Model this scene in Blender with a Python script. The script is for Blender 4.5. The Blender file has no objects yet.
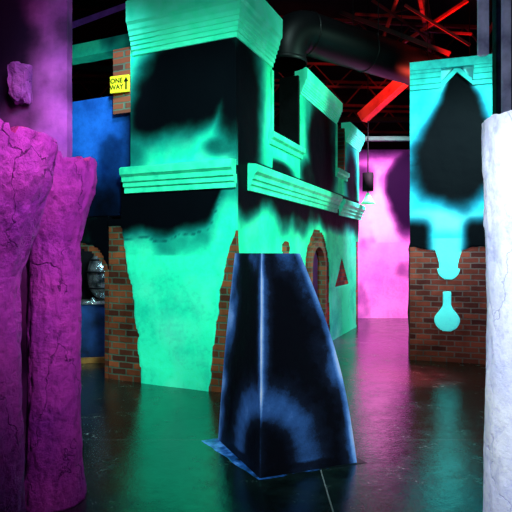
import bpy, bmesh, math, random
from mathutils import Vector, Matrix, noise
random.seed(4)
S = bpy.context.scene
S.view_settings.view_transform = 'Standard'
H = 1.55
F = 525.0
A = math.radians(66.0)            # building side direction angle from +X
U = Vector((math.cos(A), math.sin(A)))
V = Vector((-math.sin(A), math.cos(A)))
C = Vector((-0.217, 5.69))

# ---------------------------------------------------------------- helpers
def link(o, parent=None):
    S.collection.objects.link(o)
    if parent is not None:
        o.parent = parent
    return o

def tag(o, label, cat, group=None):
    o["label"] = label
    o["category"] = cat
    if group: o["group"] = group
    return o

def empty(name, loc, label, cat, rotz=0):
    e = bpy.data.objects.new(name, None)
    e.empty_display_size = 0.2
    e.location = loc
    e.rotation_euler = (0, 0, rotz)
    link(e)
    return tag(e, label, cat)

def mesh_obj(name, verts, faces, mat=None, parent=None, smooth=False):
    me = bpy.data.meshes.new(name)
    me.from_pydata([tuple(v) for v in verts], [], faces)
    me.update()
    bm = bmesh.new(); bm.from_mesh(me)
    bmesh.ops.recalc_face_normals(bm, faces=bm.faces)
    bm.to_mesh(me); bm.free()
    if smooth:
        for p in me.polygons: p.use_smooth = True
    o = bpy.data.objects.new(name, me)
    if mat: me.materials.append(mat)
    link(o, parent)
    return o

def box(name, lo, hi, mat, parent=None, bevel=0.0):
    x0, y0, z0 = lo; x1, y1, z1 = hi
    v = [(x0,y0,z0),(x1,y0,z0),(x1,y1,z0),(x0,y1,z0),(x0,y0,z1),(x1,y0,z1),(x1,y1,z1),(x0,y1,z1)]
    f = [(0,3,2,1),(4,5,6,7),(0,1,5,4),(1,2,6,5),(2,3,7,6),(3,0,4,7)]
    o = mesh_obj(name, v, f, mat, parent)
    if bevel:
        m = o.modifiers.new("b", "BEVEL"); m.width = bevel; m.segments = 2
    return o

def sstep(a, b, x):
    if a == b: return float(x > a)
    t = max(0.0, min(1.0, (x-a)/(b-a)))
    return t*t*(3-2*t)

def nz(x, y, s=1.0, o=0.0):
    return noise.noise(Vector((x*s+o, y*s-o, o*1.7)))

def fbm(x, y, s=1.0, o=0.0):
    return nz(x,y,s,o)+0.5*nz(x,y,s*2.1,o+5)+0.25*nz(x,y,s*4.3,o+9)

def ell(x, z, cx, cz, rx, rz, soft=0.35, rot=0.0):
    a = x-cx; b_ = z-cz
    if rot:
        c_, s_ = math.cos(rot), math.sin(rot); a, b_ = a*c_+b_*s_, -a*s_+b_*c_
    d = math.hypot(a/rx, b_/rz)
    return 1.0 - sstep(1-soft, 1+soft, d)

# ---------------------------------------------------------------- materials
def newmat(name):
    m = bpy.data.materials.new(name); m.use_nodes = True
    nt = m.node_tree
    b = nt.nodes["Principled BSDF"]
    return m, nt, b

def mixc(nt, fac, a, b):
    n = nt.nodes.new("ShaderNodeMix"); n.data_type = 'RGBA'
    if isinstance(fac, (int, float)): n.inputs[0].default_value = fac
    else: nt.links.new(fac, n.inputs[0])
    for k, v in ((6, a), (7, b)):
        if isinstance(v, tuple): n.inputs[k].default_value = (*v, 1)
        else: nt.links.new(v, n.inputs[k])
    return n.outputs[2]

def mathn(nt, op, a, b=None, c=None):
    n = nt.nodes.new("ShaderNodeMath"); n.operation = op
    for i, v in enumerate((a, b, c)):
        if v is None: continue
        if isinstance(v, (int, float)): n.inputs[i].default_value = v
        else: nt.links.new(v, n.inputs[i])
    return n.outputs[0]

def noisen(nt, vec, scale, detail=4, rough=0.55):
    n = nt.nodes.new("ShaderNodeTexNoise")
    n.inputs["Scale"].default_value = scale
    n.inputs["Detail"].default_value = detail
    n.inputs["Roughness"].default_value = rough
    if vec is not None: nt.links.new(vec, n.inputs["Vector"])
    return n.outputs["Fac"]

def ramp(nt, fac, stops):
    n = nt.nodes.new("ShaderNodeValToRGB")
    el = n.color_ramp.elements
    while len(el) < len(stops): el.new(0.5)
    for e, (p, c) in zip(el, stops):
        e.position = p; e.color = (*c, 1) if len(c) == 3 else c
    nt.links.new(fac, n.inputs[0])
    return n.outputs[0]

def simple(name, col, rough=0.6, metal=0.0, col2=None, scale=8, bump=0.0, emit=0.0, spec=0.3):
    m, nt, b = newmat(name)
    tc = nt.nodes.new("ShaderNodeTexCoord").outputs["Object"]
    f = noisen(nt, tc, scale)
    c2 = col2 if col2 else tuple(x*0.6 for x in col)
    r = ramp(nt, f, [(0.35, c2), (0.65, col)])
    nt.links.new(r, b.inputs["Base Color"])
    b.inputs["Roughness"].default_value = rough
    b.inputs["Metallic"].default_value = metal
    b.inputs["Specular IOR Level"].default_value = spec
    if bump:
        bn = nt.nodes.new("ShaderNodeBump"); bn.inputs["Strength"].default_value = bump
        bn.inputs["Distance"].default_value = 0.02
        f2 = noisen(nt, tc, scale*3, 6)
        nt.links.new(f2, bn.inputs["Height"]); nt.links.new(bn.outputs[0], b.inputs["Normal"])
    if emit:
        nt.links.new(r, b.inputs["Emission Color"]); b.inputs["Emission Strength"].default_value = emit
    return m

def cracked(name, col, col2, crack, scale=4, emit=0.0, amt=0.6, bump=0.5, gate_lo=0.50):
    m, nt, b = newmat(name)
    tc = nt.nodes.new("ShaderNodeTexCoord").outputs["Object"]
    n1 = noisen(nt, tc, scale, 6, 0.65); n2 = noisen(nt, tc, scale*7, 8, 0.7); n4 = noisen(nt, tc, 2.0, 3, 0.5)
    c = ramp(nt, n1, [(0.32, col2), (0.62, col)])
    mp = nt.nodes.new("ShaderNodeMapping"); mp.inputs["Scale"].default_value = (1.3, 1.3, 0.5)
    dv = nt.nodes.new("ShaderNodeVectorMath"); dv.operation = 'MULTIPLY_ADD'
    nn = nt.nodes.new("ShaderNodeTexNoise"); nn.inputs["Scale"].default_value = 6; nn.inputs["Detail"].default_value = 6
    nt.links.new(tc, nn.inputs["Vector"])
    nt.links.new(nn.outputs["Color"], dv.inputs[0]); dv.inputs[1].default_value = (0.25, 0.25, 0.25); nt.links.new(tc, dv.inputs[2])
    nt.links.new(dv.outputs[0], mp.inputs[0])
    vo = nt.nodes.new("ShaderNodeTexVoronoi"); vo.feature = 'DISTANCE_TO_EDGE'; vo.inputs["Scale"].default_value = 2.2
    nt.links.new(mp.outputs[0], vo.inputs["Vector"])
    cr = nt.nodes.new("ShaderNodeMapRange"); cr.inputs[1].default_value = 0.0; cr.inputs[2].default_value = 0.010
    nt.links.new(vo.outputs["Distance"], cr.inputs[0])
    gate = nt.nodes.new("ShaderNodeMapRange"); gate.inputs[1].default_value = gate_lo; gate.inputs[2].default_value = gate_lo+0.06
    nt.links.new(n4, gate.inputs[0])
    crk = mathn(nt, 'MAXIMUM', cr.outputs[0], gate.outputs[0])
    pit = nt.nodes.new("ShaderNodeMapRange"); pit.inputs[1].default_value = 0.32; pit.inputs[2].default_value = 0.50
    nt.links.new(n2, pit.inputs[0])
    k = mathn(nt, 'MULTIPLY', mathn(nt, 'MULTIPLY_ADD', crk, amt, 1-amt), mathn(nt, 'MULTIPLY_ADD', pit.outputs[0], amt*0.8, 1-amt*0.8))
    c = mixc(nt, k, crack, c)
    nt.links.new(c, b.inputs["Base Color"]); b.inputs["Roughness"].default_value = 0.7
    b.inputs["Specular IOR Level"].default_value = 0.25
    hh = mathn(nt, 'ADD', mathn(nt, 'MULTIPLY', crk, 0.3), mathn(nt, 'MULTIPLY', n2, 1.0))
    bn = nt.nodes.new("ShaderNodeBump"); bn.inputs["Strength"].default_value = bump; bn.inputs["Distance"].default_value = 0.03
    nt.links.new(hh, bn.inputs["Height"]); nt.links.new(bn.outputs[0], b.inputs["Normal"])
    if emit:
        nt.links.new(c, b.inputs["Emission Color"]); b.inputs["Emission Strength"].default_value = emit
    return m

def brick_nodes(nt, tc, c1, c2, mortar):
    sp = nt.nodes.new("ShaderNodeSeparateXYZ"); nt.links.new(tc, sp.inputs[0])
    cb = nt.nodes.new("ShaderNodeCombineXYZ")
    xy = mathn(nt, 'ADD', sp.outputs[0], sp.outputs[1])
    nt.links.new(xy, cb.inputs[0]); nt.links.new(sp.outputs[2], cb.inputs[1])
    bt = nt.nodes.new("ShaderNodeTexBrick")
    dn = nt.nodes.new("ShaderNodeTexNoise"); dn.inputs["Scale"].default_value = 9; dn.inputs["Detail"].default_value = 3
    nt.links.new(tc, dn.inputs["Vector"])
    va = nt.nodes.new("ShaderNodeVectorMath"); va.operation = 'MULTIPLY_ADD'
    nt.links.new(dn.outputs["Color"], va.inputs[0]); va.inputs[1].default_value = (0.018, 0.018, 0.0); nt.links.new(cb.outputs[0], va.inputs[2])
    nt.links.new(va.outputs[0], bt.inputs["Vector"])
    bt.inputs["Color1"].default_value = (*c1, 1); bt.inputs["Color2"].default_value = (*c2, 1)
    bt.inputs["Mortar"].default_value = (*mortar, 1)
    bt.inputs["Scale"].default_value = 1.0
    bt.inputs["Brick Width"].default_value = 0.21
    bt.inputs["Row Height"].default_value = 0.078
    bt.inputs["Mortar Size"].default_value = 0.010
    bt.inputs["Mortar Smooth"].default_value = 0.3
    return bt

BR1 = (0.40, 0.085, 0.035); BR2 = (0.09, 0.022, 0.016); MOR = (0.11, 0.14, 0.10)
def paint(name, base, base2, dark=(0.001, 0.0015, 0.003), hi=(0.4, 1, 0.9),
          b1=BR1, b2=BR2, mortar=MOR, glow=0.06, rough=0.6, sharp=0.45, tint=None, full=0.90):
    """airbrushed UV paint over plaster; R=black paint, G=bare brick, B=pale highlight"""
    m, nt, b = newmat(name)
    tc = nt.nodes.new("ShaderNodeTexCoord").outputs["Object"]
    at = nt.nodes.new("ShaderNodeAttribute"); at.attribute_name = "paint"
    sp = nt.nodes.new("ShaderNodeSeparateColor"); nt.links.new(at.outputs["Color"], sp.inputs[0])
    n1 = noisen(nt, tc, 1.8, 7, 0.6); n2 = noisen(nt, tc, 16, 5, 0.65); n3 = noisen(nt, tc, 2.6, 8, 0.65)
    c = ramp(nt, n1, [(0.32, base2), (0.60, base)])
    mott = ramp(nt, n2, [(0.30, (0.72, 0.72, 0.72)), (0.55, (1, 1, 1))])
    mm = nt.nodes.new("ShaderNodeMix"); mm.data_type = 'RGBA'; mm.blend_type = 'MULTIPLY'; mm.inputs[0].default_value = 0.6
    nt.links.new(c, mm.inputs[6]); nt.links.new(mott, mm.inputs[7])
    c = mixc(nt, sp.outputs[2], mm.outputs[2], hi)
    amp = mathn(nt, 'MULTIPLY', mathn(nt, 'MINIMUM', mathn(nt, 'MULTIPLY', sp.outputs[0], 2.5), 1.0), sharp)
    dd = mathn(nt, 'ADD', mathn(nt, 'MULTIPLY', mathn(nt, 'SUBTRACT', n3, 0.5), amp), sp.outputs[0])
    dm = nt.nodes.new("ShaderNodeMapRange"); dm.interpolation_type = 'LINEAR'
    dm.inputs[1].default_value = 0.0; dm.inputs[2].default_value = full
    nt.links.new(dd, dm.inputs[0])
    inv = mathn(nt, 'POWER', mathn(nt, 'SUBTRACT', 1.0, dm.outputs[0]), 2.2)
    if tint:
        c = mixc(nt, mathn(nt, 'MINIMUM', mathn(nt, 'MULTIPLY', dm.outputs[0], 1.8), 0.85), c, tint)
    c = mixc(nt, inv, dark, c)
    bt = brick_nodes(nt, tc, b1, b2, mortar)
    bm_ = nt.nodes.new("ShaderNodeMapRange")
    bm_.inputs[1].default_value = 0.42; bm_.inputs[2].default_value = 0.58
    gg = mathn(nt, 'MULTIPLY_ADD', mathn(nt, 'SUBTRACT', n2, 0.5), 0.15, sp.outputs[1])
    nt.links.new(gg, bm_.inputs[0])
    plaster = c
    soot = ramp(nt, n1, [(0.35, (0.5, 0.5, 0.5)), (0.6, (1, 1, 1))])
    bs = nt.nodes.new("ShaderNodeMix"); bs.data_type = 'RGBA'; bs.blend_type = 'MULTIPLY'; bs.inputs[0].default_value = 1.0
    nt.links.new(bt.outputs["Color"], bs.inputs[6]); nt.links.new(soot, bs.inputs[7])
    c = mixc(nt, bm_.outputs[0], c, bs.outputs[2])
    nt.links.new(c, b.inputs["Base Color"])
    b.inputs["Roughness"].default_value = rough
    b.inputs["Specular IOR Level"].default_value = 0.03
    h1 = mathn(nt, 'MULTIPLY', n2, 0.35)
    hb = mathn(nt, 'MULTIPLY', mathn(nt, 'SUBTRACT', 1.0, bt.outputs["Fac"]), bm_.outputs[0])
    hh = mathn(nt, 'ADD', h1, hb)
    bn = nt.nodes.new("ShaderNodeBump"); bn.inputs["Strength"].default_value = 0.6; bn.inputs["Distance"].default_value = 0.015
    nt.links.new(hh, bn.inputs["Height"]); nt.links.new(bn.outputs[0], b.inputs["Normal"])
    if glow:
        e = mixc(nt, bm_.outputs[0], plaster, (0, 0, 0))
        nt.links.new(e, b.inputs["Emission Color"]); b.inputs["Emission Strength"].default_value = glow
    return m

TEAL = (0.03, 0.95, 0.54); TEAL2 = (0.008, 0.62, 0.40)
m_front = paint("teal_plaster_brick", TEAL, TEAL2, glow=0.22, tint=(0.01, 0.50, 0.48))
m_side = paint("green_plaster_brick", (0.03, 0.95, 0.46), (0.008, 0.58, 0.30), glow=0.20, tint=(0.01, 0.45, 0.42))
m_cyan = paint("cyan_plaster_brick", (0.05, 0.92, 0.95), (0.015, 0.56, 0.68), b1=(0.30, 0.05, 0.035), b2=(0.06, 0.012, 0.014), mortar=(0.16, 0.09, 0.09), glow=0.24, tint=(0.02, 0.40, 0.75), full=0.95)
m_pinkwall = paint("pink_plaster", (0.95, 0.22, 0.68), (0.78, 0.12, 0.54), dark=(0.012, 0.002, 0.02), hi=(1.0, 0.50, 0.88), glow=0.9, tint=(0.4, 0.05, 0.45))  # emission raised so the wall's reflection shows on the floor
m_purplewall = paint("purple_plaster", (0.60, 0.08, 0.52), (0.30, 0.035, 0.36), dark=(0.012, 0.004, 0.02), glow=0.03)
m_blue = paint("blue_plaster", (0.015, 0.13, 0.62), (0.004, 0.04, 0.25), glow=0.12)
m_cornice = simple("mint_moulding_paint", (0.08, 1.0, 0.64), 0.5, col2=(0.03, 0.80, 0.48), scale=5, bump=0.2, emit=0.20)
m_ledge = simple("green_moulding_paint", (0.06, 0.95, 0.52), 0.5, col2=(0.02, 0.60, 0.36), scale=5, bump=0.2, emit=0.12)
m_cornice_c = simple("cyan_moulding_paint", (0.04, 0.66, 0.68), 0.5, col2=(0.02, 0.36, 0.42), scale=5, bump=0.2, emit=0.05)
m_black = simple("black_paint", (0.006, 0.006, 0.008), 0.7, bump=0.2, spec=0.1)
m_innerblue = simple("dark_blue_interior", (0.01, 0.05, 0.16), 0.7, col2=(0.003, 0.012, 0.04), scale=1.5, emit=0.25)  # slight emission stands in for blue light inside the building
m_duct = simple("black_duct_metal", (0.005, 0.005, 0.007), 0.45, metal=0.0, scale=3, spec=0.25)
m_ceiling = simple("black_ceiling", (0.004, 0.003, 0.004), 0.9)
m_wall = simple("dark_room_wall", (0.005, 0.005, 0.008), 0.9)
m_red = simple("red_steel_paint", (0.60, 0.02, 0.015), 0.4, scale=3, col2=(0.06, 0.003, 0.004), emit=0.08)
m_darkred = simple("dark_red_steel", (0.26, 0.012, 0.02), 0.5, col2=(0.015, 0.002, 0.003), scale=1.2)
m_steel = simple("grey_steel", (0.35, 0.36, 0.4), 0.4, metal=0.7)
m_yellow = simple("yellow_sign_paint", (0.85, 0.80, 0.03), 0.5, col2=(0.75, 0.70, 0.02), emit=0.35)
m_ink = simple("black_ink", (0.003, 0.003, 0.003), 0.5)
m_wood = simple("orange_wood", (0.35, 0.14, 0.03), 0.5, scale=14)
m_purple = cracked("purple_rough_plaster", (0.58, 0.085, 0.56), (0.27, 0.035, 0.38), (0.03, 0.005, 0.07), 2.6, amt=0.7, bump=0.9, gate_lo=0.50)
m_purple_top = cracked("pink_rough_plaster", (0.80, 0.12, 0.44), (0.50, 0.06, 0.36), (0.10, 0.012, 0.12), 5, amt=0.6, bump=0.6)
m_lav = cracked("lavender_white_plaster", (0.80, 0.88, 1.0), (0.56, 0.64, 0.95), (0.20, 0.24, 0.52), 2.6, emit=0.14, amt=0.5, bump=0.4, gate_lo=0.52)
def brickmat(name):
    m, nt, b = newmat(name)
    tc = nt.nodes.new("ShaderNodeTexCoord").outputs["Object"]
    bt = brick_nodes(nt, tc, BR1, BR2, MOR)
    nt.links.new(bt.outputs["Color"], b.inputs["Base Color"]); b.inputs["Roughness"].default_value = 0.75
    bn = nt.nodes.new("ShaderNodeBump"); bn.inputs["Strength"].default_value = 0.7; bn.inputs["Distance"].default_value = 0.01; bn.invert = True
    nt.links.new(bt.outputs["Fac"], bn.inputs["Height"]); nt.links.new(bn.outputs[0], b.inputs["Normal"])
    return m
m_brick = brickmat("red_brick")

# floor material -----------------------------------------------------------
m_floor, nt, b = newmat("sealed_dark_concrete")
tc = nt.nodes.new("ShaderNodeTexCoord").outputs["Object"]
f1 = noisen(nt, tc, 1.3, 6, 0.6); f2 = noisen(nt, tc, 60, 3, 0.7); f3 = noisen(nt, tc, 3.5, 9, 0.8)
col = ramp(nt, f3, [(0.40, (0.001, 0.005, 0.004)), (0.55, (0.005, 0.017, 0.013)), (0.70, (0.016, 0.050, 0.038))])
spk = nt.nodes.new("ShaderNodeMapRange"); spk.inputs[1].default_value = 0.62; spk.inputs[2].default_value = 0.76
nt.links.new(f2, spk.inputs[0])
col = mixc(nt, mathn(nt, 'MULTIPLY', spk.outputs[0], 0.5), col, (0.07, 0.24, 0.18))
sp = nt.nodes.new("ShaderNodeSeparateXYZ"); nt.links.new(tc, sp.inputs[0])
def seam(coord, off, period, w):
    a = mathn(nt, 'SUBTRACT', coord, off)
    a = mathn(nt, 'PINGPONG', a, period/2)
    return mathn(nt, 'LESS_THAN', a, w)
s1 = seam(sp.outputs[0], 0.46, 3.6, 0.005); s2 = mathn(nt, 'MULTIPLY', seam(sp.outputs[1], 4.33, 3.6, 0.006), 0.45)
sm = mathn(nt, 'MAXIMUM', s1, s2)
col = mixc(nt, mathn(nt, 'MULTIPLY', sm, 0.9), col, (0.20, 0.28, 0.25))
nt.links.new(col, b.inputs["Base Color"])
rr = nt.nodes.new("ShaderNodeMapRange"); rr.inputs[1].default_value = 0.35; rr.inputs[2].default_value = 0.65; rr.inputs[3].default_value = 0.10; rr.inputs[4].default_value = 0.30
nt.links.new(f3, rr.inputs[0]); nt.links.new(rr.outputs[0], b.inputs["Roughness"])
b.inputs["IOR"].default_value = 2.0
b.inputs["Specular IOR Level"].default_value = 0.55
bn = nt.nodes.new("ShaderNodeBump"); bn.inputs["Strength"].default_value = 0.30; bn.inputs["Distance"].default_value = 0.01
nt.links.new(noisen(nt, tc, 9, 8, 0.7), bn.inputs["Height"]); nt.links.new(bn.outputs[0], b.inputs["Normal"])

# ---------------------------------------------------------------- shell
def struct(o): o["kind"] = "structure"; return o
struct(box("floor", (-8, -4, -0.2), (9, 17, 0), m_floor))
struct(box("ceiling", (-8, -4, 6.6), (9, 17, 6.8), m_ceiling))
struct(box("wall_back", (-8, 17, 0), (9, 17.2, 6.6), m_wall))
struct(box("wall_front", (-8, -4.2, 0), (9, -4, 6.6), m_wall))
struct(box("wall_left", (-8.2, -4, 0), (-8, 17, 6.6), m_wall))
struct(box("wall_right", (9, -4, 0), (9.2, 17, 6.6), m_wall))

# ---------------------------------------------------------------- gridded painted walls
def wall_grid(name, origin, ang, out, L, Z0, Z1, mat, maskfn, holes=(), cell=0.035, thick=0.2, parent=None, skip=None, rec_amt=0.02):
    nx = max(2, round(L/cell)); nzv = max(2, round((Z1-Z0)/cell))
    vid = {}; verts = []; cols = []
    def gv(i, j):
        if (i, j) in vid: return vid[(i, j)]
        x = L*i/nx; z = Z0+(Z1-Z0)*j/nzv
        r, g, bb = maskfn(x, z)
        edge = sstep(0.0, 0.12, x)
        rec = (-rec_amt*sstep(0.4, 0.6, g) + 0.006*fbm(x, z, 2.5, 3))*edge
        verts.append((x, out*rec, z)); cols.append((r, g, bb, 1))
        vid[(i, j)] = len(verts)-1
        return vid[(i, j)]
    faces = []
    for i in range(nx):
        for j in range(nzv):
            x = L*(i+.5)/nx; z = Z0+(Z1-Z0)*(j+.5)/nzv
            if any(a < x < b_ and c < z < d for a, b_, c, d in holes): continue
            if skip and skip(x, z): continue
            q = [gv(i, j), gv(i+1, j), gv(i+1, j+1), gv(i, j+1)]
            if out > 0: q.reverse()
            faces.append(q)
    me = bpy.data.meshes.new(name); me.from_pydata(verts, [], faces); me.update()
    ca = me.color_attributes.new("paint", 'FLOAT_COLOR', 'POINT')
    for k, c in enumerate(cols): ca.data[k].color = c
    me.materials.append(mat)
    for p in me.polygons: p.use_smooth = True
    o = bpy.data.objects.new(name, me)
    sol = o.modifiers.new("s", "SOLIDIFY"); sol.thickness = thick; sol.offset = -1
    es = o.modifiers.new("e", "EDGE_SPLIT"); es.split_angle = math.radians(50)
    link(o)
    M = Matrix.Translation((origin[0], origin[1], 0)) @ Matrix.Rotation(ang, 4, 'Z')
    if parent:
        o.parent = parent
        o.matrix_parent_inverse = parent.matrix_basis.inverted()
    o.matrix_basis = M
    return o

def sweep(name, path, profile, mat, parent=None, side=1):
    n = len(path); P = [Vector(p) for p in path]
    offs = []
    for i in range(n):
        if i == 0: d = (P[1]-P[0]).normalized(); nn = Vector((d.y, -d.x)); offs.append(nn*side)
        elif i == n-1: d = (P[-1]-P[-2]).normalized(); nn = Vector((d.y, -d.x)); offs.append(nn*side)
        else:
            d1 = (P[i]-P[i-1]).normalized(); d2 = (P[i+1]-P[i]).normalized()
            a = Vector((d1.y, -d1.x)); b_ = Vector((d2.y, -d2.x)); mm = (a+b_).normalized()
            offs.append(mm*side/max(0.2, mm.dot(a)))
    verts = []; faces = []; k = len(profile)
    for i in range(n):
        for (o_, z) in profile:
            q = P[i]+offs[i]*o_
            verts.append((q.x, q.y, z))
    for i in range(n-1):
        for j in range(k):
            faces.append((i*k+j, i*k+(j+1) % k, (i+1)*k+(j+1) % k, (i+1)*k+j))
    faces.append(tuple(range(k))); faces.append(tuple((n-1)*k+j for j in range(k)))
    o = mesh_obj(name, verts, faces, mat)
    if parent:
        o.parent = parent; o.matrix_parent_inverse = parent.matrix_basis.inverted()
    return o

def pt(t=0.0, s=0.0): 
    q = C + V*t + U*s
    return (q.x, q.y)

# ---------------------------------------------------------------- BUILDING
bld = empty("building", (C.x, C.y, 0), "two-storey teal plaster building facade with mouldings and exposed brick", "building")

def mask_front(t, z):
    g = 0.0
    if z < 1.85:
        w = 0.33*(1-(z/1.80)**1.8) if z < 1.80 else 0
        w += 0.03*fbm(t, z, 4, 1)
        g = max(g, 1-sstep(w-0.03, w+0.03, t))
    if z < 1.86:
        tl = 1.26+0.32*(z/1.85)**1.7+0.04*fbm(t, z, 3.5, 7)
        g = max(g, sstep(tl-0.03, tl+0.03, t))
    r = 0.0
    if z > 1.5:
        line = 1.79-0.10*sstep(0.3, 1.0, t)+0.05*fbm(t, z, 3, 2)+0.5*(1-sstep(0.08, 0.38, t))
        r = max(r, sstep(line-0.06, line+0.24, z)**0.65)
        r = max(r, 0.5*math.exp(-((z-line)/0.014)**2))
        r = max(r, 0.4*sstep(line-0.35, line, z)*max(0, 0.5+fbm(t, z, 2, 6)))
    return (min(1, r), g, 0.15*max(0, fbm(t, z, 2, 4)))

def mask_front_up(t, z):
    n = 0.20*fbm(t, z, 1.3, 11)
    n2 = 0.16*fbm(t, z, 1.6, 23)
    r = ell(t+n, z+n2, 0.78, 3.36, 0.78, 0.46, 0.6, rot=-0.55)
    r = max(r, ell(t+n, z+n2, 0.66, 3.62, 0.56, 0.38, 0.6))
    r = max(r, ell(t+n*0.5, z, 0.06, 3.40, 0.26, 0.70, 0.7))
    r = max(r, ell(t+n, z, 0.30, 3.74, 0.48, 0.34, 0.7))
    r = max(r, 0.5*ell(t, z, 0.15, 2.72, 0.25, 0.12, 0.5))
    r = max(r, 0.4*ell(t, z, 1.36, 2.75, 0.2, 0.3, 0.7))
    return (min(1, r), 0, 0.25*max(0, fbm(t, z, 3, 8)))

wall_grid("lower_front_wall", C, A+math.pi/2, 1, 1.74, 0, 2.5, m_front, mask_front, cell=0.025, thick=0.05, parent=bld,
          skip=lambda t, z: t > 1.53 and z > 1.96)
wall_grid("upper_front_wall", C, A+math.pi/2, 1, 1.40, 2.5, 4.3, m_front, mask_front_up, cell=0.03, thick=0.05, parent=bld)

ARC = (2.62, 3.34, 1.30)
SO = 0.05
def in_arch(s, z, grow=0.0):
    s0, s1, zs = ARC; cx = (s0+s1)/2; r = (s1-s0)/2+grow
    if z < zs: return abs(s-cx) < r
    return math.hypot(s-cx, z-zs) < r
def mask_side(s, z):
    g = 0.0
    if z < 1.75:
        w = 0.28*(1-(z/1.75)**3)+0.03*fbm(s, z, 5, 21)
        g = max(g, 1-sstep(w-0.03, w+0.03, s))
    if in_arch(s, z, 0.24+0.04*fbm(s, z, 4, 22)+(0.15*(1-z/1.6) if z < 1.6 else 0)) and z < 1.95: g = 1.0
    if 0.92 < z < 1.45:
        hw = 0.52*(1.45-z)/0.53
        if abs(s-4.5) < hw: g = 1
    g = max(g, ell(s, z, 1.55, 1.60, 0.16, 0.10, 0.2))
    if s > 5.62+0.04*fbm(s, z, 5, 3) and z < 1.75: g = 1
    r = 0.0
    n = fbm(s, z, 1.5, 31)
    if z < 2.6:
        line = 1.94+0.16*n+0.20*math.exp(-((s-0.9)/0.3)**2)-0.12*math.exp(-((s-0.25)/0.25)**2)
        r = max(r, sstep(line-0.14, line+0.28, z)**0.75)
    if z > 2.5:
        if s < 1.05:
            r = max(r, ell(s+0.12*n, z, 0.24, 3.20, 0.48, 0.95, 0.6))
            r = max(r, ell(s, z, 0.1, 2.8, 0.35, 0.35, 0.4))
        elif s < 2.1:
            r = max(r, ell(s, z, 1.3, 2.62, 0.5, 0.12, 0.4)*0.8)
        elif s < 4.2:
            r = max(r, ell(s+0.2*n, z, 3.25, 3.25, 0.74, 0.95, 0.6))
            r = max(r, 0.8*ell(s, z, 2.6, 2.72, 0.5, 0.25, 0.5))
        else:
            r = max(r, 0.9*ell(s, z, 5.2, 3.0, 0.45, 0.65, 0.6))
    return (min(1, r), g, 0.15*max(0, fbm(s, z, 2, 14)))
so = C+U*SO
wall_grid("side_wall", so, A, -1, 5.80, 0, 4.3, m_side, lambda x, z: mask_side(x+SO, z),
          holes=((1.03-SO, 2.10-SO, 3.0, 9), (4.08-SO, 4.72-SO, 2.95, 9), (2.0, 4.3, 4.12, 9), (4.3, 9, 3.93, 9)), cell=0.035, thick=0.10, parent=bld,
          skip=lambda x, z: in_arch(x+SO, z))
def arch_ring(name, r0, r1, dpt, mat):
    s0, s1, zs = ARC; cx = (s0+s1)/2
    outl = [(cx-r1, 0)]+[(cx+r1*math.cos(a), zs+r1*math.sin(a)) for a in [math.pi-math.pi*i/20 for i in range(21)]]+[(cx+r1, 0)]
    inn = [(cx-r0, 0)]+[(cx+r0*math.cos(a), zs+r0*math.sin(a)) for a in [math.pi-math.pi*i/20 for i in range(21)]]+[(cx+r0, 0)]
    n = len(outl); verts = []
    for ya in (-dpt, 0.08):
        for x, z in outl: verts.append((x, ya, z))
        for x, z in inn: verts.append((x, ya, z))
    f = []
    for i in range(n-1):
        f.append((i, i+1, n+i+1, n+i)); f.append((2*n+i, 3*n+i, 3*n+i+1, 2*n+i+1))
        f.append((i, 2*n+i, 2*n+i+1, i+1)); f.append((n+i, n+i+1, 3*n+i+1, 3*n+i))
    f.append((0, n, 3*n, 2*n)); f.append((n-1, 3*n-1, 4*n-1, 2*n-1))
    o = mesh_obj(name, verts, f, mat)
    o.parent = bld; o.matrix_parent_inverse = bld.matrix_basis.inverted()
    o.matrix_basis = Matrix.Translation((C.x, C.y, 0)) @ Matrix.Rotation(A, 4, 'Z')
    return o
arch_ring("brick_arch", 0.33, 0.44, 0.02, m_brick)

corn = [(0,3.88),(.02,3.88),(.02,3.93),(.04,3.935),(.04,3.98),(.055,3.985),(.055,4.03),(.07,4.035),(.075,4.08),(.09,4.085),(.095,4.13),(.11,4.15),(.115,4.20),(.14,4.23),(.145,4.46),(.12,4.49),(-.1,4.49),(-.1,4.2),(0,4.2)]
sweep("cornice", [pt(t=1.36), pt(), pt(s=1.03)], corn, m_cornice, bld)
def sq(z0, z1, k): return [(o_*k, z0+(z-3.88)/(4.49-3.88)*(z1-z0)) for o_, z in corn]
sweep("cornice", [pt(s=2.10), pt(s=4.08)], sq(3.84, 4.22, 0.8), m_cornice, bld)
sweep("cornice", [pt(s=4.72), pt(s=5.9)], sq(3.66, 4.02, 0.8), m_cornice, bld)
led = [(-.02,2.25),(.03,2.25),(.03,2.31),(.055,2.32),(.055,2.37),(.08,2.38),(.085,2.43),(.12,2.46),(.125,2.53),(.10,2.55),(-.02,2.56)]
sweep("ledge", [pt(t=1.47), pt(t=0.0)], led, m_ledge, bld)
sweep("ledge", [pt(s=0.30), pt(s=4.05)], led, m_ledge, bld)
sweep("ledge", [pt(s=4.25), pt(s=5.95)], [(o_, z-0.03) for o_, z in led], m_ledge, bld)
sil = [(-.12,2.90),(.03,2.90),(.03,2.96),(.07,2.98),(.07,3.05),(-.12,3.05)]
sweep("window_sill", [pt(s=0.93), pt(s=2.14)], sil, m_ledge, bld)
sweep("window_sill", [pt(s=4.02), pt(s=4.78)], sil, m_ledge, bld)
for s in (1.03, 4.08):
    sweep("window_frame", [pt(s=s-0.05), pt(s=s+0.015)], [(-.11,3.05),(.02,3.05),(.02,3.84),(-.11,3.84)], m_ledge, bld)
sweep("window_reveal", [pt(s=4.66), pt(s=4.74)], [(-.40,3.05),(-.01,3.05),(-.01,3.90),(-.40,3.90)], m_brick, bld)
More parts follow.
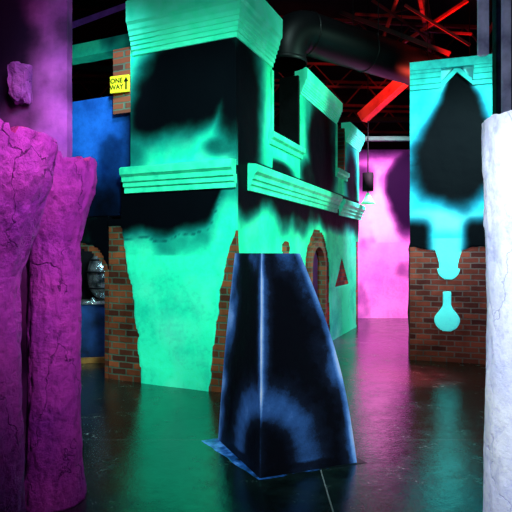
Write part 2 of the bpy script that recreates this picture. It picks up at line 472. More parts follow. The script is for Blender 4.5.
sweep("window_reveal", [pt(s=2.05), pt(s=2.13)], [(-.30,3.05),(-.01,3.05),(-.01,4.10),(-.30,4.10)], m_black, bld)
sweep("brick_pier", [pt(t=1.66, s=0.0), pt(t=1.405, s=0.0)], [(0,3.22),(-.06,3.22),(-.06,3.49),(-.25,3.49),(-.25,4.0),(0,4.0)], m_brick, bld)
sweep("inner_wall", [pt(t=1.3, s=0.2), pt(t=1.3, s=5.8)], [(-.05,1.95),(.05,1.95),(.05,4.0),(-.05,4.0)], m_black, bld)
sweep("inner_wall", [pt(t=0.9, s=0.2), pt(t=0.9, s=5.8)], [(-.05,0),(.05,0),(.05,1.95),(-.05,1.95)], m_innerblue, bld)

# ---------------------------------------------------------------- blue balcony panel
def mask_blue(x, z):
    r = 0.5*ell(x, z, 1.4, 2.1, 0.7, 0.4, 0.5)
    r = max(r, 0.75*(1-sstep(2.0, 2.9, z+0.2*fbm(x, z, 2, 4))))
    r = max(r, 0.6*(1-sstep(0.0, 0.30, x)))
    r = max(r, 0.4*sstep(0.1, 0.6, fbm(x, z, 1.5, 7)))
    return (r, 0, 0)
def pskip(x, z):
    # rounded lower and upper corner at the building end
    if x < 0.30:
        if z < 2.30 and math.hypot(0.30-x, 2.30-z) > 0.30: return True
    return False
o0 = C+V*1.42+U*0.07
bp = wall_grid("balcony_panel", o0, A+math.pi/2, 1, 2.4, 2.0, 3.47, m_blue, mask_blue, thick=0.18, skip=pskip)
tag(bp, "deep blue airbrushed plaster balcony panel beside the teal building", "panel")
def dmask(x, z):
    if z < 1.2: e_ = abs(abs(x-0.44)-0.38)
    else: e_ = abs(math.hypot(x-0.44, z-1.2)-0.38)
    g = (1-sstep(0.07, 0.10, e_+0.02*fbm(x, z, 5, 3)))
    return (0.95+0.3*fbm(x, z, 2, 3), g, 0)  # near-black mask paints in the dimness under the balcony
def darch(x, z):
    if z < 1.2: return abs(x-0.44) < 0.38
    return math.hypot(x-0.44, z-1.2) < 0.38
bw = wall_grid("doorway_wall", C+V*1.76+U*0.03, A+math.pi/2, 1, 1.9, 0, 1.98, m_front, dmask, thick=0.08, skip=darch, cell=0.03)
tag(bw, "teal wall, shade painted in, with brick-edged arched doorway under the blue balcony", "wall")
bl = wall_grid("teal_beam", C+V*1.45+U*0.35, A+math.pi/2, 1, 2.4, 4.16, 4.34, m_front, lambda x, z: (max(0, 0.15+0.5*fbm(x, z, 2, 2)), 0, 0), thick=0.2)
tag(bl, "teal painted beam running behind the brick pier", "beam")

# ---------------------------------------------------------------- sign
def text_obj(txt, size, mat, parent, loc, name="lettering"):
    cu = bpy.data.curves.new(name, 'FONT'); cu.body = txt; cu.size = size; cu.align_x = 'CENTER'; cu.align_y = 'CENTER'
    cu.extrude = 0.002; cu.space_line = 0.95; cu.offset = 0.0010
    tmp = bpy.data.objects.new("t", cu); S.collection.objects.link(tmp)
    bpy.context.view_layer.update()
    dg = bpy.context.evaluated_depsgraph_get()
    me = bpy.data.meshes.new_from_object(tmp.evaluated_get(dg))
    bpy.data.objects.remove(tmp)
    me.materials.clear(); me.materials.append(mat)
    o = bpy.data.objects.new(name, me); link(o, parent)
    o.rotation_euler = (math.pi/2, 0, 0); o.location = loc
    return o
sp_ = C+V*1.525-U*0.04
zs = H+(252-84)/F*6.27
sg = empty("direction_sign", (sp_.x, sp_.y, zs), "yellow one way sign with black lettering and up arrow", "sign", rotz=A-math.pi/2+0.1)
box("sign_board", (-0.13, -0.012, -0.10), (0.13, 0.012, 0.10), m_yellow, sg, 0.004)
text_obj("ONE\nWAY", 0.080, m_ink, sg, (-0.038, -0.015, 0.0))
mesh_obj("arrow", [(x*1.0+0.092, -0.017 if k == 0 else -0.011, z) for k in (0, 1) for x, z in
         [(-.010,-.075),(.010,-.075),(.010,.02),(.030,.02),(0,.078),(-.030,.02),(-.010,.02)]],
         [tuple(range(7)), tuple(range(13, 6, -1))]+[(i, (i+1) % 7, (i+1) % 7+7, i+7) for i in range(7)], m_ink, sg)

# ---------------------------------------------------------------- machine in the doorway
def lathe(name, prof, mat, parent, seg=24, smooth=True):
    v = []; f = []
    for r, z in prof:
        for i in range(seg):
            a = 2*math.pi*i/seg; v.append((r*math.cos(a), r*math.sin(a), z))
    for j in range(len(prof)-1):
        for i in range(seg):
            a = j*seg+i; b_ = j*seg+(i+1) % seg; f.append((a, b_, b_+seg, a+seg))
    return mesh_obj(name, v, f, mat, parent, smooth)
mc = empty("arcade_cabinet", (-2.13, 7.35, 0), "dark blue cabinet with shiny rounded silver dome beyond the doorway", "cabinet", rotz=0.2)
box("base_strip", (-0.42, -0.02, 0), (0.5, 0.5, 0.08), m_wood, mc, 0.005)
m_mblue = simple("blue_cabinet_paint", (0.01, 0.05, 0.20), 0.4, col2=(0.002, 0.008, 0.03), scale=2.5, emit=0.05)
box("body", (-0.40, 0.0, 0.08), (0.46, 0.46, 0.82), m_mblue, mc, 0.01)
m_silver = simple("silver_trim", (0.65, 0.82, 0.85), 0.18, metal=0.9, col2=(0.03, 0.06, 0.08), scale=7, bump=0.8, emit=0.03)
box("back_board", (-0.40, 0.42, 0.82), (0.46, 0.46, 1.72), m_black, mc)
pr = []
for i in range(33):
    a = math.pi*i/32
    pr.append((max(0.001, 0.24*math.sin(a)**0.8), -0.34*math.cos(a)))
d = lathe("silver_dome", pr, m_silver, mc, 32); d.location = (0.0, 0.15, 1.22)
d.scale = (1, 0.8, 1)
for k in (-0.18, 0.05, 0.22):
    rr_ = 0.24*math.sqrt(1-(k/0.34)**2)
    o_ = lathe("dome_collar", [(rr_-.02, k-.012), (rr_+.02, k-.012), (rr_+.02, k+.012), (rr_-.02, k+.012)], m_black, mc, 32); o_.location = (0.0, 0.15, 1.22); o_.scale = (1, .85, 1)
box("shelf", (-0.40, -0.03, 0.82), (0.46, 0.38, 0.86), m_silver, mc, 0.004)
for k in range(3):
    o_ = lathe("knob", [(0.001, 0.0), (0.035, 0.0), (0.04, 0.02), (0.02, 0.05), (0.001, 0.055)], m_silver, mc, 16)
    o_.location = (-0.15+0.2*k, 0.02, 0.86)

# ---------------------------------------------------------------- OBELISK barrier
ob = empty("obelisk_barrier", (0.215, 4.09, 0), "black tapered obelisk barrier with airbrushed pale blue edges", "barrier")
base = [Vector((.027, 3.585)), Vector((.742, 3.857)), Vector((.40, 4.60)), Vector((-.313, 4.33))]
near = Vector((.043, 3.75)); dr = Vector((.934, .355)); dl = Vector((-.415, .91))
top = [near, near+dr*.30, near+dr*.30+dl*.51, near+dl*.51]
HT = 1.54
def oc(k, z):
    f = z/HT
    cv = f + 0.16*math.sin(math.pi*f)*(-1 if k in (1, 2) else -0.5 if k == 3 else 0)
    return base[k].lerp(top[k], cv)
verts = []; cols = []; faces = []
NS, NZ = 36, 80
for k in range(4):
    st = len(verts)
    for j in range(NZ+1):
        z = HT*j/NZ; a = oc(k, z); b_ = oc((k+1) % 4, z); wid = (b_-a).length
        for i in range(NS+1):
            p = a.lerp(b_, i/NS); verts.append((p.x-.215, p.y-4.09, z))
            x = i/NS*wid; e0 = x; e1 = wid-x
            nn = max(0, min(1, 0.5+0.8*fbm(x, z, 3, k*3)))
            br = 0
            if k in (0, 3):
                er = e0 if k == 0 else e1
                eo = e1 if k == 0 else e0
                up = 0.25+0.75*sstep(0.30, 0.6, z)
                br = max(br, (0.50*math.exp(-(er/0.014)**2)+0.36*math.exp(-(er/0.07)**2))*up*(0.5+0.5*nn))
                br = max(br, 0.66*math.exp(-(eo/0.05)**2)*(0.5+0.5*nn))
                br = max(br, 0.36*math.exp(-(eo/0.14)**2)*nn)
                if k == 3: br = max(br, 0.70*math.exp(-(eo/0.15)**2)*(0.3+0.7*nn))
                d = math.hypot(er, (z-0.10)*0.95); ang = math.atan2(z-0.10, er)
                st_ = 0.62+0.14*noise.noise(Vector((ang*6, k*4, d*3)))+0.30*nn
                br = max(br, st_*0.35*math.exp(-((d-0.35)/(0.11 if d < 0.35 else 0.18))**2)*(1.0 if z > 0.06 else 0.5))
                br = max(br, 0.34*sstep(1.25, 1.54, z)*nn)
            else:
                br = 0.4*math.exp(-(min(e0, e1)/0.05)**2)
            cols.append((min(1, br), 0, 0, 1))
    for j in range(NZ):
        for i in range(NS):
            q = st+j*(NS+1)+i
            faces.append((q, q+1, q+NS+2, q+NS+1))
st = len(verts)
for k in range(4): verts.append((top[k].x-.215, top[k].y-4.09, HT)); cols.append((0.1, 0, 0, 1))
faces.append((st, st+1, st+2, st+3))
me = bpy.data.meshes.new("body"); me.from_pydata(verts, [], faces); me.update()
ca = me.color_attributes.new("paint", 'FLOAT_COLOR', 'POINT')
for k, c in enumerate(cols): ca.data[k].color = c
m_ob, nt, b = newmat("black_blue_airbrush")
tc = nt.nodes.new("ShaderNodeTexCoord").outputs["Object"]
at = nt.nodes.new("ShaderNodeAttribute"); at.attribute_name = "paint"
spc = nt.nodes.new("ShaderNodeSeparateColor"); nt.links.new(at.outputs["Color"], spc.inputs[0])
n2 = noisen(nt, tc, 18, 6, 0.7); n3 = noisen(nt, tc, 90, 3, 0.8)
v = mathn(nt, 'MULTIPLY_ADD', mathn(nt, 'SUBTRACT', n2, 0.50), 0.18, spc.outputs[0])
v = mathn(nt, 'MULTIPLY_ADD', mathn(nt, 'SUBTRACT', n3, 0.54), 0.10, v)
colr = ramp(nt, v, [(0.03, (0.002, 0.003, 0.006)), (0.14, (0.006, 0.012, 0.028)), (0.32, (0.035, 0.13, 0.38)), (0.48, (0.18, 0.42, 0.88)), (0.75, (0.75, 0.90, 1.0))])
nt.links.new(colr, b.inputs["Base Color"]); b.inputs["Roughness"].default_value = 0.5
b.inputs["Specular IOR Level"].default_value = 0.10
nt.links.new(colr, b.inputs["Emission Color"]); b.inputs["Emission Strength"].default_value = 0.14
bn = nt.nodes.new("ShaderNodeBump"); bn.inputs["Strength"].default_value = 0.35; bn.inputs["Distance"].default_value = 0.01
nt.links.new(n2, bn.inputs["Height"]); nt.links.new(bn.outputs[0], b.inputs["Normal"])
me.materials.append(m_ob)
body = bpy.data.objects.new("body", me); link(body, ob)
sk = [Vector((.02, 3.57)), Vector((.82, 3.855)), Vector((.45, 4.70)), Vector((-.45, 4.31))]
ol = []
for i in range(4):
    a, b_ = sk[i], sk[(i+1) % 4]
    for j in range(14):
        p = a.lerp(b_, j/14); dd_ = (b_-a).normalized(); nn_ = Vector((dd_.y, -dd_.x))
        p = p+nn_*0.03*fbm(p.x, p.y, 6, 2)*(math.sin(math.pi*j/14)*1.5)
        ol.append(p)
m_skirt, nt, b = newmat("blue_black_skirt_paint")
tc = nt.nodes.new("ShaderNodeTexCoord").outputs["Object"]
sp = nt.nodes.new("ShaderNodeSeparateXYZ"); nt.links.new(tc, sp.inputs[0])
nn_ = noisen(nt, tc, 7, 6, 0.65)
v = mathn(nt, 'ADD', nn_, mathn(nt, 'MULTIPLY', sp.outputs[0], -0.34))
colr = ramp(nt, v, [(0.48, (0.002, 0.006, 0.006)), (0.62, (0.012, 0.10, 0.36)), (0.80, (0.12, 0.42, 1.0))])
nt.links.new(colr, b.inputs["Base Color"]); b.inputs["Roughness"].default_value = 0.3
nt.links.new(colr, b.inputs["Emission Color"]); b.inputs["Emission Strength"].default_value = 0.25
n_ = len(ol)
kv = [(p.x-.215, p.y-4.09, 0.0) for p in ol]+[((p.x-.215)*0.985, (p.y-4.09)*0.985, 0.003) for p in ol]
mesh_obj("base_skirt", kv, [tuple(range(n_)), tuple(range(n_, 2*n_))]+[(i, (i+1) % n_, (i+1) % n_+n_, i+n_) for i in range(n_)], m_skirt, ob)

# ---------------------------------------------------------------- rough columns
def column(name, cx, cy, r, rtop, h, mat, mtop, seed, label, tilt=0.0, neck=1.55, rough=1.0, rag=1.0, lip=0.88):
    e = empty(name, (cx, cy, 0), label, "column")
    NSg, NR = 120, 200; verts = []; faces = []
    def rad(z, a):
        f = z/h
        rr = r*(1.02-0.10*math.sin(f*2.6)+0.10*(1-sstep(0, 0.12, f)))
        rr += (rtop-r)*min(1, max(0, (z-neck)/(h*lip-neck)))**1.1
        n = Vector((math.cos(a)*1.3, math.sin(a)*1.3, z*1.6+seed))
        k = 0.08*noise.noise(n)+0.05*noise.noise(n*3.1)+0.035*noise.noise(n*8)+0.015*noise.noise(n*19)
        cvn = noise.noise(n*2.6+Vector((5, 0, 0)))
        k += 0.05*sstep(0.10, 0.16, cvn)*sstep(0.6, 0.75, f)
        rr *= 1+rough*k
        return rr
    for j in range(NR+1):
        for i in range(NSg):
            a = 2*math.pi*i/NSg
            ca_, sa_ = math.cos(a), math.sin(a)
            st_ = noise.noise(Vector((ca_*3.5, sa_*3.5, seed+2)))
            htop = h+rag*(0.02*noise.noise(Vector((ca_*2, sa_*2, seed)))+0.030*sstep(0.0, 0.12, st_)-0.01+0.015*noise.noise(Vector((ca_*12, sa_*12, seed))))+tilt*ca_
            z = htop*j/NR
            verts.append((rad(min(z, h), a)*ca_, rad(min(z, h), a)*sa_, z))
    for j in range(NR):
        for i in range(NSg):
            a = j*NSg+i; b_ = j*NSg+(i+1) % NSg
            faces.append((a, b_, b_+NSg, a+NSg))
    mesh_obj("shaft", verts, faces+[tuple(reversed(range(NSg)))], mat, e, smooth=True)
    tv = []; tf = []; K = 8
    for k in range(K+1):
        for i in range(NSg):
            x, y, z = verts[NR*NSg+i]; f = 1-k/K*0.999
            zz = z*f+(h-0.03)*(1-f)+0.02*rag*noise.noise(Vector((x*f*9, y*f*9, seed)))*(1 if k else 0)
            tv.append((x*f, y*f, zz))
    for k in range(K):
        for i in range(NSg):
            a = k*NSg+i; b_ = k*NSg+(i+1) % NSg
            tf.append((a, b_, b_+NSg, a+NSg))
    mesh_obj("broken_top", tv, tf, mtop, e, smooth=False)
    return e
column("column", -1.29, 2.42, 0.205, 0.335, 2.11, m_purple, m_purple_top, 1.0, "thick purple rough plaster column with flared broken top", -0.05, 1.45, 1.0, 1.1, 0.90)
column("column", -1.27, 3.30, 0.170, 0.250, 2.13, m_purple, m_purple_top, 7.0, "slimmer purple rough plaster column with chipped flared top", -0.01, 1.60, 1.0, 1.0, 0.90)
column("column", 1.375, 2.55, 0.255, 0.262, 2.20, m_lav, m_lav, 13.0, "pale lavender-white rough plaster column", 0.0, 0.9, 0.35, 0.35)

# ---------------------------------------------------------------- purple wall
def mask_purple(x, z):
    r = 0.7*sstep(-0.15, 0.45, fbm(x, z, 1.1, 40)) + 0.5*sstep(3.0, 3.9, z+0.3*(3.4-x))+0.25*max(0, fbm(x, z, 5, 9))
    return (min(1, r), 0, 0.05*max(0, fbm(x, z, 3, 2)))
pw = wall_grid("partition_wall", (-4.9, 4.25), 0, -1, 3.37, 0, 5.2, m_purplewall, mask_purple, cell=0.06, thick=0.12)
tag(pw, "tall purple and black mottled plaster partition wall", "wall")
def rock(name, loc, sc, mat, seed):
    bm = bmesh.new(); bmesh.ops.create_cube(bm, size=1.0)
    bmesh.ops.subdivide_edges(bm, edges=bm.edges[:], cuts=8, use_grid_fill=True)
    for v_ in bm.verts:
        p = v_.co.copy(); q = p.normalized()*0.62
        v_.co = p.lerp(q, 0.30)*(1+0.30*noise.noise(p*3+Vector((seed, 0, 0)))+0.12*noise.noise(p*9))
        v_.co.x *= sc[0]; v_.co.y *= sc[1]; v_.co.z *= sc[2]
    me = bpy.data.meshes.new(name); bm.to_mesh(me); bm.free(); me.materials.append(mat)
    o = bpy.data.objects.new(name, me); link(o); o.location = loc
    return o
rk = rock("stone_block", (-1.885, 4.2, H+168/F*4.2), (0.15, 0.14, 0.28), m_purple, 3)
tag(rk, "small purple stone block jutting from the purple wall", "stone")

# ---------------------------------------------------------------- right teal wall with black spade shape
RA = (math.radians(66)-math.pi/2)*0.75
ro = Vector(((410-256)/F*7.53, 7.53))
def mask_right(x, z):
    g = 1-sstep(1.57, 1.63, z+0.05*fbm(x, z, 3, 2))
    cx = 0.50
    if z < 1.8:
        if z > 1.32: hw = 0.12+0.09*sstep(1.32, 1.75, z)
        elif z > 1.16: hw = 0.15*math.sqrt(max(0, 1-((1.32-z)/0.16)**2))*1.0
        else: hw = -0.1
        d1 = abs(x-cx-0.02)-hw
        if z < 0.60: hw2 = math.sqrt(max(0, 0.17**2-(z-0.60)**2)) if z > 0.43 else -0.1
        elif z < 1.0: hw2 = 0.055+0.115*(1-sstep(0.60, 0.82, z))
        else: hw2 = -0.1
        d2 = abs(x-cx)-hw2
        g = min(g, sstep(-0.02, 0.02, min(d1, d2)))
    r = 0.0
    hi = 0
    if z > 1.8:
        n = 0.30*fbm(x, z, 1.6, 9)
        c = 0.64; zb = 2.78
        if z < zb:
            dx = abs(x-c)/0.74; dz_ = (zb-z)/0.70
            d = (dx**1.7+dz_**1.7)**(1/1.7)
        else:
            f = max(0.0, 1-(z-zb)/1.40)
            d = abs(x-c)/(0.74*f**1.15+0.03)
            d = d*(1-0.15*(1-f))
        r = 1-sstep(0.50, 1.25, d+n*0.6)
        hi = 0.5*math.exp(-((x-c)/0.22)**2)*sstep(3.75, 3.95, z)
    if z < 2.16 and z > 1.55:
        r = max(r, sstep(0.12, 0.34, abs(x-0.50))*(1-sstep(1.85, 2.14, z)))
    hi = max(hi, 0.30*ell(x, z, 0.5, 2.0, 0.5, 0.15, 0.6))
    hi = max(hi, 0.2*(z < 1.75))
    return (r, g, hi)
rw = empty("pillar_wall", (ro.x, ro.y, 0), "cyan plaster and brick wall with a big black painted teardrop", "wall")
wall_grid("plaster_face", ro, RA, -1, 1.75, 0, 4.2, m_cyan, mask_right, cell=0.017, thick=0.35, parent=rw)
du = Vector((math.cos(RA), math.sin(RA)))
sweep("cornice", [ro+du*0.0, ro+du*1.75], [(0,4.12),(.08,4.12),(.08,4.24),(-.1,4.26),(-.1,4.12)], m_cornice_c, rw)
corn3 = [(0,3.86),(.03,3.86),(.03,3.92),(.045,3.93),(.045,4.00),(.06,4.01),(.06,4.07),(.07,4.08),(.07,4.12),(0,4.12)]
sweep("cornice", [ro+du*0.0, ro+du*0.42], corn3, m_cornice_c, rw)
sweep("cornice", [ro+du*0.84, ro+du*1.75], corn3, m_cornice_c, rw)
nrm = Vector((du.y, -du.x))
pk = []
for d_ in (-0.02, 0.03):
    for x, z in [(0.42, 3.86), (0.63, 4.06), (0.84, 3.86), (0.84, 3.93), (0.66, 4.12), (0.60, 4.12), (0.42, 3.93)]:
        q = ro+du*x+nrm*d_; pk.append((q.x, q.y, z))
o = mesh_obj("peak_moulding", pk, [(0,1,5,6),(1,2,3,4),(1,4,5),(7,13,12,8),(8,11,10,9),(8,12,11)]+[(i, (i+1) % 7, (i+1) % 7+7, i+7) for i in range(7)], m_cornice_c)
o.parent = rw; o.matrix_parent_inverse = rw.matrix_basis.inverted()

# ---------------------------------------------------------------- far pink wall
def mask_pink(x, z):
    n = fbm(x, z, 1.3, 50)
    r = ell(x+0.15*n, z, 1.55, 3.0, 0.42, 1.0, 0.4)
    r = max(r, 0.6*ell(x, z+0.2*n, 0.45, 3.2, 0.28, 0.4, 0.6))
    r = max(r, 0.6*sstep(3.4, 3.95, z+0.2*n))
    r = max(r, 0.25*sstep(0.1, 0.7, n))
    r = max(r, 0.06*(1-sstep(1.75, 1.80, z)))
    return (min(1, r), 0, 0.5*ell(x, z, 0.9, 2.4, 0.5, 0.7, 0.6))
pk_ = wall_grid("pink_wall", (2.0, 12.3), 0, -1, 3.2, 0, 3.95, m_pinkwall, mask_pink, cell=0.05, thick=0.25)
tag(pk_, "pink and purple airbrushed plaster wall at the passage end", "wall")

# ---------------------------------------------------------------- pendant lamp
lz = H+48/F*10.5
lp = empty("pendant_lamp", ((368-256)/F*10.5, 10.5, lz), "green glowing cone pendant lamp hanging from the dark ceiling", "lamp")
m_lampg = simple("green_lamp_shade", (0.15, 0.95, 0.45), 0.4, emit=0.7)
lathe("lamp_shade", [(0.03, 0.22), (0.05, 0.17), (0.09, 0.07), (0.15, 0.0), (0.14, 0.0), (0.04, 0.16)], m_lampg, lp)
lathe("cord", [(0.012, 0.20), (0.012, 6.6-lz)], m_black, lp, 8)
lathe("canopy", [(0.0, 0.62), (0.11, 0.62), (0.11, 0.26), (0.0, 0.26)], m_black, lp, 16, True)

# ---------------------------------------------------------------- duct
def tube(name, pts, r, mat, parent=None, res=8):
    v = []; f = []; n = len(pts); seg = 36
    for i, p in enumerate(pts):
        ax = (pts[min(i+1, n-1)]-pts[max(i-1, 0)]).normalized()
        sx = Vector((-dirh.y, dirh.x, 0)); up = ax.cross(sx).normalized()
        for k in range(seg):
            a = 2*math.pi*k/seg
            v.append(p+sx*(r*math.cos(a))+up*(r*math.sin(a)))
    for i in range(n-1):
        for k in range(seg): f.append((i*seg+k, i*seg+(k+1) % seg, (i+1)*seg+(k+1) % seg, (i+1)*seg+k))
    return mesh_obj(name, v, f, mat, parent, True)
q = C+U*1.80+V*0.12
DR = 0.30; ZB = 4.30; ER = 0.42
dirh = Vector((2.50-q.x, 8.85-q.y, 0)).normalized()
e = empty("air_duct", (q.x, q.y, 4.1), "black round sheet metal ventilation duct with bent elbow", "duct")
off = Vector(e.location)
path = [Vector((q.x, q.y, 4.18)), Vector((q.x, q.y, ZB))]
for i in range(1, 11):
    a = math.pi/2*i/10
    path.append(Vector((q.x, q.y, ZB))+dirh*(ER*(1-math.cos(a)))+Vector((0, 0, ER*math.sin(a))))
hs = path[-1].copy(); path.append(hs+dirh*4.4)
tube("duct_pipe", [p-off for p in path], DR, m_duct, e)
def band(center, axis, r, w):
    v = []; f = []
    qd = axis.to_track_quat('Z', 'Y')
    for k, zz in enumerate((-w, -w*.5, w*.5, w)):
        rr = r+(0.010 if k in (1, 2) else 0)
        for i in range(32):
            a = 2*math.pi*i/32
            v.append(center-off+qd @ Vector((rr*math.cos(a), rr*math.sin(a), zz)))
    for k in range(3):
        for i in range(32): f.append((k*32+i, k*32+(i+1) % 32, (k+1)*32+(i+1) % 32, (k+1)*32+i))
    mesh_obj("duct_seam_band", v, f, m_duct, e, True)
band(path[0]+Vector((0, 0, 0.03)), Vector((0, 0, 1)), DR+0.006, 0.03)
band(hs, dirh, DR+0.002, 0.02)
for d_ in (1.2, 2.4, 3.6):
    band(hs+dirh*d_, dirh, DR+0.002, 0.02)
    c_ = hs+dirh*d_-off
    sx = Vector((-dirh.y, dirh.x, 0))
    for sg_ in (-1, 1):
        p0 = c_+sx*(DR*0.9*sg_); 
        lathe("hanger_rod", [(0.008, 0.0), (0.008, 6.6-hs.z)], m_duct, e, 6).location = p0

# ---------------------------------------------------------------- ceiling steel
def P(px, py, D): return Vector(((px-256)/F*D, D, H-(py-252)/F*D))
def beam(name, a, b_, w, hgt, mat, parent=None):
    d = (b_-a); L = d.length; qd = d.to_track_quat('X', 'Z')
    v = []
    for x in (0, L):
        for y, z in ((-w/2, -hgt/2), (w/2, -hgt/2), (w/2, hgt/2), (-w/2, hgt/2)):
            v.append(a+qd @ Vector((x, y, z)))
    return mesh_obj(name, v, [(0,1,2,3),(4,7,6,5),(0,4,5,1),(1,5,6,2),(2,6,7,3),(3,7,4,0)], mat, parent)
def truss(a, b_, depth, n, mat, label, w=0.06):
    e = empty("roof_truss", tuple((a+b_)/2), label, "truss")
    o = (a+b_)/2; a = a-o; b2 = b_-o; dz = Vector((0, 0, depth))
    beam("top_chord", a+dz, b2+dz, w, w, mat, e); beam("bottom_chord", a, b2, w, w, mat, e)
    d = (b2-a)/n
    for i in range(n):
        s0 = a+d*i
        beam("web_bar", s0+(dz if i % 2 else dz*0), s0+d+(dz*0 if i % 2 else dz), w*.5, w*.5, mat, e)
    return e
LT = "dark red steel lattice truss under the black ceiling"
truss(Vector((-4, 9.6, 5.45)), Vector((8, 10.9, 5.45)), 0.6, 22, m_darkred, LT)
truss(Vector((-5, 11.2, 5.2)), Vector((8.5, 12.0, 5.2)), 0.5, 28, m_darkred, LT, 0.045)
truss(Vector((-5, 12.9, 5.3)), Vector((8.5, 13.9, 5.3)), 0.6, 26, m_darkred, LT)
truss(Vector((-5, 14.6, 5.0)), Vector((8.5, 15.4, 5.0)), 0.6, 26, m_darkred, LT)
LP = "dark red steel lattice truss running along the passage"
truss(Vector((1.9, 6.6, 5.6)), Vector((5.5, 15.5, 5.6)), 0.6, 20, m_darkred, LP)
truss(Vector((3.6, 6.6, 5.3)), Vector((6.0, 15.5, 5.3)), 0.6, 20, m_darkred, LP, 0.045)
truss(Vector((-6, 6.7, 5.3)), Vector((-1.6, 8.2, 5.3)), 0.5, 10, m_black, "black steel lattice truss above the building")
def lone(name, a, b_, w, h_, mat, label):
    o = beam(name, a, b_, w, h_, mat); tag(o, label, "beam"); return o
m_redb = simple("bright_red_steel", (0.95, 0.05, 0.03), 0.35, scale=2, col2=(0.4, 0.01, 0.01), emit=0.35)
lone("ceiling_brace", P(362, 118, 10.5), P(424, 62, 9.6), 0.20, 0.20, m_redb, "bright red steel brace under the ceiling")
LB = "dark red steel brace crossing the ceiling"
lone("ceiling_brace", P(340, 12, 9.8), P(450, 54, 9.0), 0.05, 0.07, m_darkred, LB)
lone("ceiling_brace", P(398, -4, 9.0), P(384, 36, 9.6), 0.05, 0.05, m_red, "bright red steel hanger under the ceiling")
lone("ceiling_brace", P(400, 45, 9.6), P(468, 0, 8.6), 0.05, 0.05, m_red, "red steel brace crossing the ceiling")
lone("ceiling_brace", P(355, 14, 10.4), P(425, 18, 10.4), 0.04, 0.04, m_red, "bright red steel hanger under the ceiling")
lone("ceiling_brace", P(405, 5, 8.8), P(470, 45, 8.4), 0.04, 0.04, m_darkred, LB)
for (a_, b_) in (((372, 0, 9.1), (432, 40, 9.3)), ((345, 26, 10.8), (410, 8, 10.6)), ((410, 30, 9.4), (472, 34, 9.2))):
    lone("ceiling_brace", P(*a_), P(*b_), 0.035, 0.035, m_darkred, LB)
m_grn = simple("green_steel", (0.02, 0.20, 0.12), 0.5)
lone("cross_beam", Vector((1.6, 11.6, 4.05)), Vector((6.0, 11.6, 4.05)), 0.12, 0.09, m_grn, "dark green cross beam above the pink wall")
lone("cross_beam", Vector((1.6, 11.9, 4.55)), Vector((6.0, 11.9, 4.55)), 0.12, 0.10, m_black, "black cross beam above the pink wall")
m_vio = simple("violet_steel", (0.20, 0.06, 0.5), 0.5, emit=0.08)  # violet base colour plus faint emission
lone("cross_beam", P(70, 26, 6.9), P(130, 4, 7.6), 0.05, 0.07, m_vio, "violet steel beam above the balcony")
lone("cross_beam", P(70, 66, 7.4), P(112, 70, 7.6), 0.06, 0.08, m_black, "black steel beam above the balcony")

# ---------------------------------------------------------------- post on the right
rp = empty("corner_post", (1.75, 3.35, 0), "dark blue-black wall post with pale conduits and metal bracket", "post")
m_post = simple("dark_blue_plaster", (0.03, 0.045, 0.10), 0.6, col2=(0.005, 0.006, 0.014), scale=6, bump=0.5)
box("post_body", (-0.26, -0.1, 0), (0.6, -0.03, 4.6), m_post, rp, 0.01)
m_pipe = simple("pale_conduit", (0.50, 0.58, 0.92), 0.45, scale=5, col2=(0.14, 0.16, 0.34), emit=0.18)
lathe("conduit", [(0.0, 2.78), (0.034, 2.78), (0.034, 4.6), (0, 4.6)], m_pipe, rp, 12).location = (-0.335, -0.08, 0)
lathe("conduit", [(0.0, 2.30), (0.028, 2.30), (0.028, 4.6), (0, 4.6)], m_pipe, rp, 12).location = (-0.215, -0.13, 0)
box("bracket", (-0.20, -0.16, 2.31), (0.05, -0.1, 2.37), m_steel, rp, 0.005)
box("bracket", (-0.15, -0.22, 2.37), (-0.11, -0.1, 2.57), m_steel, rp, 0.005)

# ---------------------------------------------------------------- lights
def area(name, loc, target, size, power, col, spread=None):
    l = bpy.data.lights.new(name, 'AREA'); l.energy = power; l.color = col; l.size = size
    if spread: l.spread = math.radians(spread)
    o = bpy.data.objects.new(name, l); link(o); o.location = loc
    o.rotation_euler = (Vector(target)-Vector(loc)).to_track_quat('-Z', 'Y').to_euler(); return o
def spot(name, loc, target, power, col, ang=50, blend=0.6, r=0.1):
    l = bpy.data.lights.new(name, 'SPOT'); l.energy = power; l.color = col; l.spot_size = math.radians(ang); l.spot_blend = blend; l.shadow_soft_size = r
    o = bpy.data.objects.new(name, l); link(o); o.location = loc
    o.rotation_euler = (Vector(target)-Vector(loc)).to_track_quat('-Z', 'Y').to_euler(); return o
spot("key_front", (0.2, 1.9, 4.3), (-1.0, 6.1, 2.1), 1700, (0.45, 1.0, 0.85), 50, 0.6, 0.4)
spot("key_side", (4.2, 5.2, 4.4), (0.9, 7.8, 2.2), 1500, (0.45, 1.0, 0.78), 68, 0.8, 0.3)
spot("cyan_right", (1.8, 3.6, 4.4), (2.9, 7.6, 2.2), 1400, (0.60, 0.95, 1.0), 42, 0.7, 0.3)
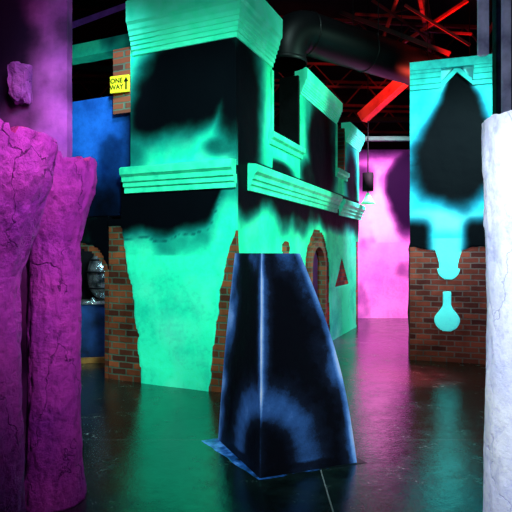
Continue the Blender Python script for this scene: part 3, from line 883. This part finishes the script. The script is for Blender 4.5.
spot("magenta_left", (0.5, 1.3, 3.4), (-1.4, 3.0, 1.9), 440, (1.0, 0.45, 0.95), 56, 1.0, 0.08)
spot("magenta_wall", (-0.9, 2.2, 4.4), (-1.8, 4.2, 2.9), 90, (1.0, 0.35, 0.80), 60, 0.8, 0.1)
spot("lavender_right", (0.1, 1.0, 2.6), (1.3, 2.6, 1.2), 340, (0.86, 0.92, 1.0), 60, 0.8, 0.12)
spot("pink_far", (3.0, 9.4, 4.4), (2.7, 12.3, 1.8), 1700, (1.0, 0.55, 0.85), 90, 0.7, 0.3)
spot("magenta_streak_fill", (2.3, 9.2, 4.2), (2.1, 8.9, 0.0), 9000, (1.0, 0.06, 0.45), 28, 1.0, 0.3)  # added spot; its magenta pool stands in for the pink reflection on the floor
spot("red_streak_fill", (1.95, 6.6, 4.4), (1.85, 6.6, 0.0), 16000, (1.0, 0.04, 0.08), 18, 1.0, 0.3)  # added spot imitating the red reflection streak on the floor
area("red_ceiling", (3.0, 8.6, 4.0), (2.8, 9.6, 5.6), 0.4, 75, (1.0, 0.08, 0.05), 120)
spot("blue_obelisk", (-0.9, 1.5, 3.4), (0.3, 4.0, 0.7), 420, (0.70, 0.85, 1.0), 36, 0.7, 0.2)
area("blue_door", (-2.0, 6.9, 1.65), (-2.2, 7.4, 1.1), 0.25, 8, (0.6, 0.9, 1.0))
spot("blue_panel", (-1.0, 4.4, 4.9), (-2.2, 6.6, 3.3), 450, (0.6, 0.85, 1.0), 40, 0.7, 0.2)
area("duct_fill", (0.9, 5.2, 5.9), (0.9, 7.6, 4.6), 0.5, 8, (0.6, 0.95, 0.9), 90)

w = bpy.data.worlds.new("w"); S.world = w; w.use_nodes = True
w.node_tree.nodes["Background"].inputs[0].default_value = (0.02, 0.02, 0.03, 1)
w.node_tree.nodes["Background"].inputs[1].default_value = 0.3

cam = bpy.data.cameras.new("camera"); cam.lens = 36.9; cam.sensor_width = 36
co = bpy.data.objects.new("camera", cam); link(co)
co.location = (0, 0, H); co.rotation_euler = (math.radians(90), 0, 0)
cam.shift_y = -(252-256)/512*-1
S.camera = co
